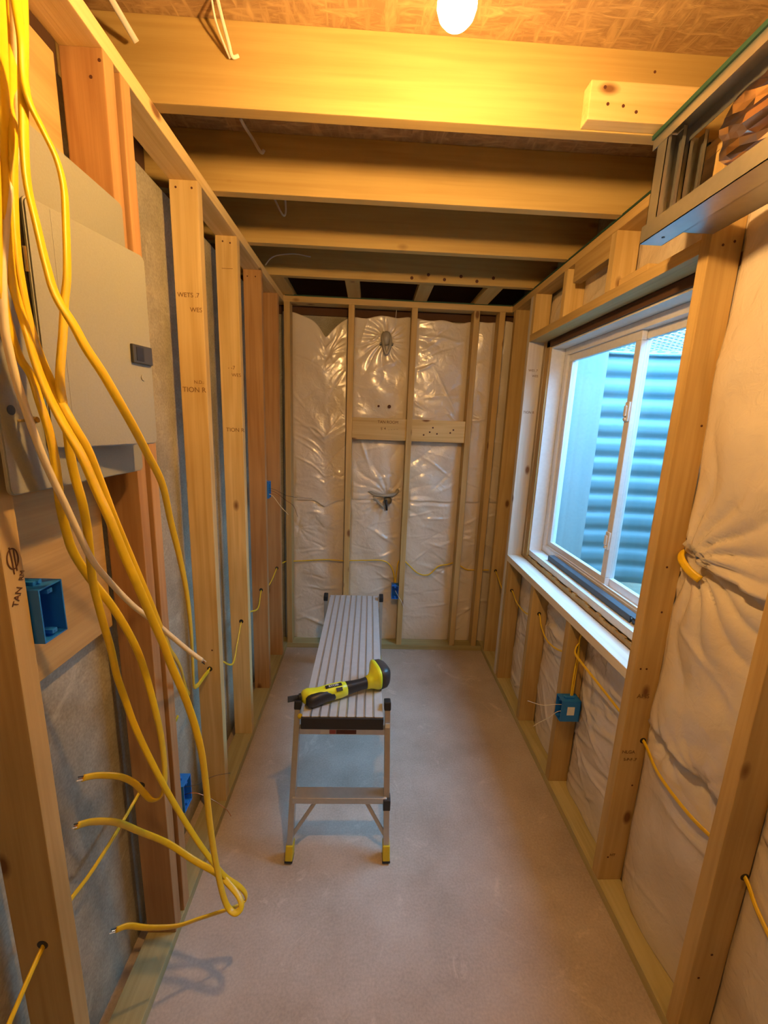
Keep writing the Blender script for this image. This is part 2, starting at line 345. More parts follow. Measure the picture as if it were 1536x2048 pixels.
# ------------------------------------------------------------------ framing lumber
XL, XR, YB = -.572, .885, 2.86
lumber('bottom_plate', XL-.089, XL, -1.2, YB+.089, 0, .038, 'Y', 'treated', 'greenish treated bottom plate on the floor along the left wall', 'bottom plate')
lumber('bottom_plate', XR, XR+.089, -1.2, YB+.089, 0, .038, 'Y', 'treated', 'greenish treated bottom plate on the floor along the right wall under the window', 'bottom plate')
lumber('bottom_plate', XL, XR, YB, YB+.089, 0, .038, 'X', 'treated', 'treated bottom plate on the floor across the back wall', 'bottom plate')
tp1 = lumber('top_plate', XL-.089, XL, -1.2, YB+.089, 2.382, 2.420, 'Y', 'pine', 'long top plate running along the left wall above the studs', 'top plate')
tp2 = lumber('top_plate', XR, XR+.089, 1.19, YB+.089, 2.382, 2.420, 'Y', 'fir2', 'top plate with green foam edge above the window wall', 'top plate')
tp3 = lumber('top_plate', XL, XR, YB, YB+.089, 2.382, 2.420, 'X', 'fir2', 'top plate across the back wall above the white sheeting', 'top plate')
world_part('seal_strip', box(bmesh.new(), XR-.004, XR+.02, 1.27, YB, 2.4165, 2.4235), M['green'], tp2)
world_part('seal_strip', box(bmesh.new(), XL+.01, XR-.01, YB-.004, YB+.02, 2.4165, 2.4235), M['green'], tp3)

def stud(x0, x1, y0, y1, mat, label, z0=.038, z1=2.382, name='wall_stud', cat='stud', group=None):
    return lumber(name, x0, x1, y0, y1, z0, z1, 'Z', mat, label, cat, group)
def hole(st, loc, axis=(0,-1,0), r=.0105):
    """dark bored hole showing on a stud face"""
    a = Vector(axis); p = Vector(loc); bm = bmesh.new(); cyl(bm, p-a*.004, p+a*.0006, r, n=18); world_part('bored_hole', bm, M['black'], st)
def knot_nails(st, pts, axis=(0,-1,0), r=.0035):
    for p in pts:
        a = Vector(axis); p = Vector(p); bm = bmesh.new(); cyl(bm, p-a*.002, p+a*.0005, r, n=10); world_part('nail_head', bm, M['stain'], st)
def stamp(st, s, loc, size, right=(1,0,0), up=(0,0,1), mat='stampink'):
    world_part('grade_stamp', text_bm(s, size, frame_mtx(loc, right, up)), M[mat], st)
L0, L1 = XL-.089, XL
sl1 = stud(L0, L1, .645, .683, 'fir2', 'near left stud with outlet mark and handwriting beside the empty blue box')
sl2 = stud(L0, L1, 1.050, 1.088, 'fir', 'reddish stud just right of the grey panel, nearer board of the pair')
sl2b = stud(L0, L1, 1.112, 1.150, 'fir', 'reddish stud just right of the grey panel, farther board of the pair')
sl3 = stud(L0, L1, 1.527, 1.565, 'pine', 'pale left wall stud with two printed stamps, next beyond the reddish pair')
sl4 = stud(L0, L1, 1.927, 1.965, 'pine', 'pale left wall stud with a dark crack line and pencil dash near top')
sl5 = stud(L0, L1, 2.312, 2.350, 'fir', 'reddish left wall stud carrying the far blue switch box')
sl6 = stud(L0, L1, 2.690, 2.728, 'fir', 'reddish left wall stud nearest the back corner')
for st, y, z, x in ((sl1,.645,.631,-.609),(sl2,1.05,.595,-.636),(sl3,1.527,.668,-.613),(sl4,1.927,.674,-.608),(sl5,2.312,.680,-.609),(sl6,2.690,.680,-.6)):
    hole(st, (x, y, z))
knot_nails(sl2, [(-.60,1.05,2.33),(-.58,1.05,2.36)]); knot_nails(sl3, [(-.64,1.527,2.36),(-.59,1.527,2.36),(-.60,1.527,.75)]); knot_nails(sl4, [(-.63,1.927,2.36),(-.60,1.927,2.355)]); knot_nails(sl5, [(-.64,2.312,2.35),(-.60,2.312,2.35)])
stamp(sl3, 'WETS .7', (-.618,1.5262,2.045), .020); stamp(sl3, 'WES', (-.595,1.5262,2.0), .020)
stamp(sl3, 'TION R', (-.615,1.5262,1.742), .024); stamp(sl3, 'N.D.:', (-.597,1.5262,1.768), .016)
stamp(sl4, '- -7', (-.612,1.9262,1.865), .022); stamp(sl4, 'WES', (-.592,1.9262,1.835), .020); stamp(sl4, 'TION R', (-.605,1.9262,1.60), .024)
stamp(sl4, '___', (-.615,1.9262,2.27), .03)
# marker notes on the near left stud
bm = bmesh.new(); cxs = XL+.0008; c0 = Vector((cxs, .664, 1.415))
ringp = [c0+Vector((0, .0105*math.cos(a), .017*math.sin(a))) for a in np.linspace(0, 2*math.pi, 16)]
sweep(bm, ringp, .0022, .0012, n=2, sec=6, up=(1,0,0))
sweep(bm, [c0+Vector((0,-.004,.020)), c0+Vector((0,-.002,0)), c0+Vector((0,-.001,-.026))], .0022, .0012, n=3, sec=6, up=(1,0,0))
sweep(bm, [c0+Vector((0,.004,.016)), c0+Vector((0,.004,0)), c0+Vector((0,.005,-.022))], .0022, .0012, n=3, sec=6, up=(1,0,0))
world_part('outlet_mark', bm, M['ink'], sl1)
world_part('handwriting', text_bm('TAN', .0165, frame_mtx((cxs, .6625, 1.350), (0,.45,.9), (0,-.9,.45))), M['ink'], sl1)
world_part('handwriting', text_bm('RM', .0125, frame_mtx((cxs, .6765, 1.382), (0,.35,.93), (0,-.93,.35))), M['ink'], sl1)

R0, R1 = XR, XR+.089
sr1 = stud(R0, R1, .802, .840, 'fir2', 'nearest right wall stud at the right edge of the view', z1=2.19)
sr2 = stud(R0, R1, 1.205, 1.243, 'fir2', 'full height stud at the near side of the window opening')
sr3 = stud(R0, R1, 1.640, 1.678, 'fir2', 'short stud under the window sill that carries the right blue box', z1=.838, name='cripple_stud')
sr4 = stud(R0, R1, 2.050, 2.088, 'fir2', 'short stud under the window sill, middle one with a dark knot', z1=.838, name='cripple_stud')
sr5 = stud(R0, R1, 2.455, 2.493, 'fir2', 'short stud under the far end of the window sill', z1=.838, name='cripple_stud')
sr6 = stud(R0, R1, 2.500, 2.538, 'daylit_pine', 'full height stud at the far side of the window with printed stamps')
sr7 = stud(R0, R1, 2.790, 2.828, 'fir2', 'right wall stud standing in the far back corner')
lumber('window_sill_plate', R0, R1, 1.243, 2.500, .838, .876, 'Y', 'daylit_pine', 'pale board, tinted with daylight, forming the rough sill under the window', 'sill board')
lumber('window_header_plate', R0, R1, 1.243, 2.500, 2.138, 2.176, 'Y', 'fir2', 'board across the top of the window opening', 'header board')
for y0, lab in ((1.690,'short stud above the window, nearest the metal framing'), (2.085,'short stud above the middle of the window'), (2.462,'short stud above the far end of the window')):
    stud(R0, R1, y0, y0+.038, 'pine', lab, 2.176, 2.382, name='cripple_stud')
lumber('blocking', R0+.0, R0+.038, 1.728, 2.02, 2.30, 2.382, 'Y', 'fir2', 'small wood block beneath the top plate above the window', 'block')
lumber('blocking', R0+.03, R0+.068, 1.52, 1.689, 2.176, 2.214, 'Y', 'pine', 'small offcut lying on the window header behind the metal framing', 'block')
for st, y, z, x in ((sr1,.802,.583,.962),(sr2,1.205,.630,.958),(sr3,1.640,.735,.935),(sr4,2.050,.690,.93),(sr5,2.455,.655,.92),(sr7,2.790,.665,.915)):
    hole(st, (x, y, z))
knot_nails(sr2, [(.905,1.205,.90),(.925,1.205,.90),(.91,1.205,.14),(.95,1.205,.45),(.94,1.205,1.10),(.93,1.205,1.25),(.955,1.205,1.68),(.92,1.205,2.15),(.95,1.205,2.16)])
knot_nails(sr3, [(.92,1.64,.83)]); knot_nails(sr1, [(.91,.802,.25),(.93,.802,.33)])
stamp(sr2, 'AMS', (.93,1.2042,.80), .022); stamp(sr2, 'NLGA', (.915,1.2042,.585), .017); stamp(sr2, 'S-P-F .7', (.925,1.2042,.555), .015); stamp(sr2, 'HT', (.925,1.2042,.15), .016)
stamp(sr6, 'WES .7', (.925,2.4992,1.985), .018); stamp(sr6, 'WES', (.94,2.4992,1.955), .018); stamp(sr6, 'TION R', (.925,2.4992,1.75), .02)

B0, B1 = YB, YB+.089
sb1 = stud(XL+.002, XL+.04, B0, B1, 'fir2', 'left end stud of the back wall in the corner')
sb2 = stud(-.163, -.125, B0, B1, 'fir2', 'back wall stud left of the handwritten backing board')
sb3 = stud(.240, .278, B0, B1, 'fir2', 'back wall stud in the middle with the blue box at its foot')
sb4 = stud(.640, .678, B0, B1, 'fir2', 'back wall stud at the right end of the backing boards')
sb5 = stud(.805, .843, B0, B1, 'fir2', 'right end stud of the back wall')
bk1 = lumber('backing_board', -.125, .240, B0+.012, B0+.050, 1.545, 1.690, 'X', 'pine', 'backing board with marker notes fixed between two back wall studs', 'backing board')
bk2 = lumber('backing_board', .278, .640, B0+.012, B0+.050, 1.545, 1.690, 'X', 'pine', 'backing board with knots, right one of two on the back wall', 'backing board')
yb_ = B0+.0112
world_part('handwriting', text_bm('TAN ROOM', .026, frame_mtx((.115, yb_, 1.665), (1,0,0), (0,0,1))), M['ink'], bk1)
world_part('handwriting', text_bm("5' 4  _ _ _ _", .024, frame_mtx((.125, yb_, 1.625), (1,0,.1), (-.1,0,1))), M['ink'], bk1)
knot_nails(bk2, [(.42,B0+.012,1.64),(.40,B0+.012,1.61),(.45,B0+.012,1.60),(.36,B0+.012,1.59),(.54,B0+.012,1.61),(.56,B0+.012,1.63)], r=.006)

# joists
JL = {.447:'ceiling joist over the viewer, nearest', .853:'ceiling joist beside the hanging bulb', 1.260:'brightly lit deep ceiling joist right behind the bulb', 1.667:'second ceiling joist beyond the bulb, lit along its lower edge', 2.085:'third ceiling joist beyond the bulb, in shade', 2.500:'last ceiling joist with dark stains before the back wall'}
JO = {}
for y, lab in JL.items(): JO[y] = lumber('ceiling_joist', -.80, 1.0, y, y+.038, 2.4205, 2.604, 'X', 'joist', lab, 'joist')
for (a, b), lab in zip(((-.585,-.505),(-.168,-.088),(.248,.330),(.635,.720)), ('leftmost flat block between the last joist and the back wall','flat block above the back wall, second from the left','flat block above the back wall, second from the right','rightmost flat block between the last joist and the back wall')):
    lumber('ceiling_block', a, b, 2.539, 2.98, 2.4205, 2.4585, 'Y', 'joist', lab, 'block')
jb = lumber('joist_block', .522, .80, 1.221, 1.2595, 2.423, 2.508, 'X', 'pine', 'short pale offcut nailed to the lit joist beside the metal framing', 'block')
knot_nails(jb, [(.558,1.221,2.493),(.57,1.221,2.458),(.61,1.221,2.456),(.645,1.221,2.445)], r=.004)
knot_nails(JO[1.26], [(.70,1.26,2.56)]); knot_nails(JO[2.5], [(.2+.09*k,2.5,2.44+.02*(k%2)) for k in range(6)], r=.009)

# ------------------------------------------------------------------ white poly-faced insulation
def sheeting(name, plane, base, u0, u1, v0, v1, studs, label, bulge=.03, centers=(), seams=(), top=None, ncr=60, seed=1, step=.008, flip=-1, droop=0.0):
    rng = np.random.RandomState(seed)
    nu, nv = max(4, int((u1-u0)/step)), max(4, int((v1-v0)/step))
    U, V = np.meshgrid(np.linspace(u0, u1, nu), np.linspace(v0, v1, nv))
    h = np.zeros_like(U)
    ed = [u0]+[c for s in studs for c in s]+[u1]
    bay = np.zeros_like(U)
    for a, b in zip(ed[0::2], ed[1::2]):
        if b-a < .02: continue
        s = np.clip((U-a)/(b-a), 0, 1); bay += np.where((U >= a) & (U <= b), np.sin(np.pi*s)**.38, 0)
    h += bulge*bay*(.75+.25*np.sin(V*5+seed))
    for vs, amp in seams: # horizontal laps: the upper sheet bulges over the lower one
        d = V-(vs(U) if callable(vs) else vs); h += bay*amp*(np.exp(-np.clip(d,0,9)/.14)*(d > 0)-np.exp(-np.clip(-d,0,9)/.05)*(d < 0)*.8)
    k = np.zeros_like(U)
    for i in range(26):
        f = rng.uniform(8, 42); th = rng.normal(math.pi/2, .55); k += np.sin((U*math.cos(th)+V*math.sin(th))*f+rng.uniform(0,6)+2*np.sin(U*7+i))/f
    h += .016*k*(.35+bay)
    for i in range(ncr):
        cu, cv = rng.uniform(u0, u1), rng.uniform(v0, v1); ln = rng.uniform(.04, .16); th = rng.normal(0, .5)
        du, dv = U-cu, V-cv; a = du*math.cos(th)+dv*math.sin(th); b = -du*math.sin(th)+dv*math.cos(th)
        h += rng.uniform(-.005, .008)*np.exp(-(a/ln)**2-(b/rng.uniform(.005,.012))**2)*(.3+bay)
    for cu, cv, R, amp, nf in centers:
        du, dv = U-cu, V-cv; r = np.hypot(du, dv)+1e-4; th = np.arctan2(dv, du)
        sp = np.abs(np.sin(th*nf/2+1.3*np.sin(th*2)+.6*np.sin(r*20)))**.6
        h += amp*np.exp(-r/R)*(sp-.6)*np.clip(r/.03, 0, 1)-amp*1.2*np.exp(-(r/.03)**2)
    for s in studs:
        m_ = (U > s[0]-.012) & (U < s[1]+.012); h = np.where(m_, np.minimum(h, .006), h)
    h = np.clip(h, -.006, .075)
    if top is not None:
        tt = top(U); fr = (V-v0)/(v1-v0); V = v0+fr*(tt-v0)
    Pn = base+flip*h
    if plane == 'y': X = np.stack([U, Pn, V], -1)
    else: X = np.stack([Pn, U, V], -1)
    X = X.reshape(-1, 3); idx = np.arange(nu*nv).reshape(nv, nu)
    F = np.stack([idx[:-1,:-1], idx[:-1,1:], idx[1:,1:], idx[1:,:-1]], -1).reshape(-1, 4)
    me = bpy.data.meshes.new(name); me.from_pydata(X.tolist(), [], F.tolist()); me.materials.append(M['poly']); me.polygons.foreach_set('use_smooth', [True]*len(F))
    o = bpy.data.objects.new(name, me); COL.objects.link(o)
    so = o.modifiers.new('thickness', 'SOLIDIFY'); so.thickness = .0012; so.offset = 0
    return tag(o, label, 'insulation sheeting')
def back_top(U):
    t = 2.335+.008*np.sin(U*9)+.006*np.sin(U*31)
    dip = np.exp(-np.abs((U+.315)/.075)**1.3)*.135
    return t-dip*(U < -.15)
bs = [(XL,XL+.04),(-.163,-.125),(.240,.278),(.640,.678),(.805,.843)]
sheeting('wall_sheeting', 'y', 2.963, -.60, .96, .03, 2.335, bs, 'glossy wrinkled white sheeting covering the back wall behind the studs', .020,
         centers=((.087,2.19,.16,.020,15),(.135,1.15,.17,.024,17),(-.50,.90,.10,.010,12),(-.30,2.20,.10,.010,10),(.60,.62,.12,.012,9)), seams=((1.125,.010),), top=back_top, ncr=240, seed=3, step=.007)
sheeting('wall_sheeting', 'x', .979, -.6, 1.232, .035, 2.30, [(.802,.840),(1.205,1.232)], 'bulging white sheeting on the right wall nearer than the window, with a folded lap', .042,
         centers=((1.16,1.29,.22,.034,19),(.95,.72,.10,.012,11),(1.10,.70,.10,.014,9),(.45,1.2,.15,.015,11)), seams=((lambda U: 1.30-(1.2-U)*.10, .022),(.715,.022)), ncr=110, seed=5, step=.009)
sheeting('wall_sheeting', 'x', .980, 1.232, 2.52, .035, .872, [(1.232,1.243),(1.640,1.678),(2.050,2.088),(2.455,2.52)], 'wrinkled white sheeting on the right wall below the window sill', .030,
         centers=((1.62,.70,.14,.014,13),(2.03,.66,.12,.012,11),(1.30,.80,.12,.010,9)), ncr=150, seed=8)
sheeting('wall_sheeting', 'x', .980, 1.20, 2.52, 2.17, 2.345, [(1.20,1.243),(1.690,1.728),(2.085,2.123),(2.462,2.52)], 'narrow strip of white sheeting between the short studs above the window', .030, ncr=14, seed=11)
sheeting('wall_sheeting', 'x', .985, 2.49, 2.93, .035, 2.335, [(2.49,2.538),(2.790,2.828)], 'white sheeting on the right wall in the far corner beyond the window', .025, ncr=60, seed=13)
# brown spots, torn hole and wrapped pipe on the back sheeting
for x, r in ((.049,.008),(.122,.012)):
    bm = bmesh.new(); cyl(bm, (x,2.935,1.770), (x,2.948,1.770), r, r*.9, 14); tag(link('putty_spot', bm, M['stain']), 'small dark brown spot on the back sheeting, '+('left and smaller' if x < .1 else 'right and larger')+' of two above the notes', 'spot')
pr_ = empty('wrapped_vent', (.088,2.93,2.15), 'grey plastic wrapped pipe loop high on the back sheeting', 'pipe')
bm = bmesh.new(); sweep(bm, [(.068,2.948,2.245),(.060,2.920,2.215),(.066,2.905,2.165),(.088,2.900,2.105),(.112,2.905,2.16),(.110,2.920,2.21),(.094,2.948,2.248)], .020, .014, n=5, sec=10, up=(0,-1,0)); part('loop', bm, M['pipe'], pr_, True)
bm = bmesh.new(); bmesh.ops.create_uvsphere(bm, u_segments=16, v_segments=10, radius=1); bmesh.ops.transform(bm, matrix=Matrix.Translation((.085,2.925,2.205)) @ Matrix.Diagonal((.03,.022,.045,1)), verts=bm.verts); part('wrapping', bm, M['pipe'], pr_, True)
for x in (.048,.126):
    bm = bmesh.new(); cyl(bm, (x,2.90,2.168), (x,2.945,2.168), .007, n=10); part('bolt', bm, M['darkgrey'], pr_)
tr = empty('torn_outlet', (.14,2.93,1.13), 'torn crumpled grey opening around a pipe in the back sheeting', 'pipe')
rg = random.Random(4); bm = bmesh.new()
sweep(bm, [(.00,2.945,1.185),(.04,2.925,1.165),(.09,2.915,1.160),(.15,2.915,1.162),(.19,2.925,1.175),(.21,2.945,1.20)], .022, .006, n=5, sec=8, up=(0,-1,.4)); part('torn_edge', bm, M['pipe'], tr, True)
bm = bmesh.new(); sweep(bm, [(.03,2.945,1.14),(.07,2.915,1.11),(.11,2.905,1.075),(.125,2.92,1.05)], .016, .005, n=5, sec=8, up=(0,-1,.4)); part('torn_edge', bm, M['pipe'], tr, True)
bm = bmesh.new(); cyl(bm, (.135,2.90,1.125), (.135,2.947,1.125), .030, .026, 18, cap=False); cyl(bm, (.135,2.93,1.125), (.135,2.946,1.125), .026, .026, 18); part('pipe_stub', bm, M['pipe'], tr, True)
bm = bmesh.new(); cyl(bm, (.122,2.893,1.13), (.132,2.90,1.055), .010, .007, 10); part('flap', bm, M['black'], tr, True)
bm = bmesh.new(); box(bm, -.50, -.19, 2.9375, 2.9385, 1.108, 1.128)
for v in bm.verts: v.co.z += .004*math.sin(v.co.x*30)
tag(link('sheeting_tape', bm, M['poly']), 'short strip of clear tape on the back sheeting left bay', 'tape')
bm = bmesh.new(); sweep(bm, [(.145,2.93,2.40),(.142,2.925,2.34),(.135,2.92,2.28)], .003, n=4, sec=6); tag(link('hanging_string', bm, M['white_cable']), 'thin white string hanging from the back top plate', 'string')

# ------------------------------------------------------------------ electrical panel
pan = empty('breaker_box', (-.60, .845, 1.52), 'grey electrical panel on the left wall behind the yellow cables', 'breaker box')
part('backbox', box(bmesh.new(), -.650, -.5535, .690, 1.02, 1.545, 2.065, .004), M['panel_edge'], pan)
def rounded_plate(x0, x1, y0, y1, z0, z1, r, bev=.002):
    bm = bmesh.new(); pts = []
    for cy, cz, a0 in ((y1-r,z1-r,0),(y0+r,z1-r,90),(y0+r,z0+r,180),(y1-r,z0+r,270)):
        for k in range(7): a = math.radians(a0+k*15); pts.append((cy+r*math.cos(a), cz+r*math.sin(a)))
    f0 = bm.faces.new([bm.verts.new((x0,y,z)) for y, z in pts]); ex = bmesh.ops.extrude_face_region(bm, geom=[f0])
    for g in ex['geom']:
        if isinstance(g, bmesh.types.BMVert): g.co.x = x1
    bmesh.ops.bevel(bm, geom=[e for e in bm.edges if abs(e.verts[0].co.x-x1) < 1e-6 and abs(e.verts[1].co.x-x1) < 1e-6], offset=bev, segments=2, affect='EDGES')
    return bm
cover = part('cover', rounded_plate(-.5535, -.5475, .650, 1.032, 1.52, 2.09, .012), M['panel'], pan)
# the door hangs a little open, hinged on its near side
pivot = Vector((-.545,.733,0)); ang = -math.atan2(.055,.245)
def swing(bm): bmesh.ops.rotate(bm, cent=pivot, matrix=Matrix.Rotation(ang, 3, 'Z'), verts=bm.verts); return bm
bm = rounded_plate(-.5425, -.5365, .735, .985, 1.588, 1.972, .012, .0025); door = part('door', swing(bm), M['panel'], pan)
world_part('door_rim', swing(box(bmesh.new(), -.5368, -.5360, .778, .779, 1.592, 1.968)), M['panel_edge'], door)
bm = swing(box(bmesh.new(), -.537, -.530, .925, .980, 1.755, 1.792, .002)); lt = world_part('latch', bm, M['darkgrey'], door)
world_part('latch_slot', swing(box(bmesh.new(), -.5302, -.5292, .934, .954, 1.760, 1.787)), M['black'], door)
bm = bmesh.new(); cyl(bm, (-.537,.955,1.728), (-.5350,.955,1.728), .0065, n=20); world_part('knockout', swing(bm), M['panel'], door)
for z in (1.88, 1.66):
    bm = bmesh.new(); cyl(bm, (-.5425,.733,z-.018), (-.5425,.733,z+.018), .003, n=10); part('hinge', bm, M['brass'], pan)
bm = bmesh.new(); cyl(bm, (-.548,.672,1.650), (-.5468,.672,1.650), .0075, n=18); part('screw_hole', bm, M['darkgrey'], pan)
bm = bmesh.new(); cyl(bm, (-.548,.683,1.634), (-.522,.683,1.636), .0024, n=10); cyl(bm, (-.524,.683,1.636), (-.518,.683,1.637), .0058, .0045, n=14); part('cover_screw', bm, M['brass'], pan)
lumber('plywood_backer', -.697, -.665, .10, 1.042, 1.103, 2.362, 'Y', 'ply', 'plywood board on the concrete behind the grey electrical panel', 'plywood board')

# ------------------------------------------------------------------ blue boxes
def bluebox(loc, face, w, h, d, label, sticker=False):
    """open front box; face = outward direction of the opening, w along the other level axis"""
    f = Vector(face); s = Vector((0,0,1)).cross(f); u = Vector((0,0,1)); t = .0028
    root = empty('electrical_box', loc, label, 'electrical box')
    mtx = Matrix(((f.x,s.x,0,loc[0]),(f.y,s.y,0,loc[1]),(f.z,s.z,1,loc[2]),(0,0,0,1)))
    bm = bmesh.new(); box(bm, -d, -d+t, -w/2, w/2, -h/2, h/2)
    box(bm, -d, 0, -w/2, -w/2+t, -h/2, h/2, .0006); box(bm, -d, 0, w/2-t, w/2, -h/2, h/2, .0006)
    box(bm, -d, 0, -w/2+t, w/2-t, -h/2, -h/2+t, .0006); box(bm, -d, 0, -w/2+t, w/2-t, h/2-t, h/2, .0006); bm.transform(mtx)
    part('box_body', bm, M['blue'], root)
    for sz in (1,-1):
        bm = bmesh.new(); box(bm, -.022, -.002, -.006, .006, sz*(h/2-.012)-.004, sz*(h/2-.012)+.004, .001); cyl(bm, (-.003,0,sz*(h/2-.012)), (-.001,0,sz*(h/2-.012)), .002, n=8); bm.transform(mtx); part('screw_tab', bm, M['blue'], root)
        bm = bmesh.new(); box(bm, -d*.75, -d*.25, -.010, .010, sz*(h/2+.003)-.004, sz*(h/2+.003)+.004, .0015); cyl(bm, (-d*.2,0,sz*(h/2+.005)), (-d*.8,0,sz*(h/2+.005)), .004, n=8); bm.transform(mtx); part('nail_lug', bm, M['blue'], root)
    if sticker:
        bm = box(bmesh.new(), -d*.70, -d*.32, w/2-.0003, w/2+.0006, -.018, .022); bm.transform(mtx); part('sticker', bm, M['sticker'], root)
    return root
bluebox((-.556,.713,1.302), (1,0,0), .055, .100, .085, 'empty blue box on the near left stud below the grey panel')
bluebox((-.566,1.180,.435), (1,0,0), .054, .100, .085, 'blue box low beside the reddish stud pair with bare copper wires')
bluebox((-.563,2.378,1.262), (1,0,0), .052, .095, .080, 'blue switch box on the far left stud with dark and white wires')
bluebox((.214,2.862,.452), (0,-1,0), .050, .100, .070, 'blue box low on the middle back wall stud')
bluebox((.868,1.611,.452), (-1,0,0), .055, .100, .085, 'blue box with white sticker on a short stud under the window', True)

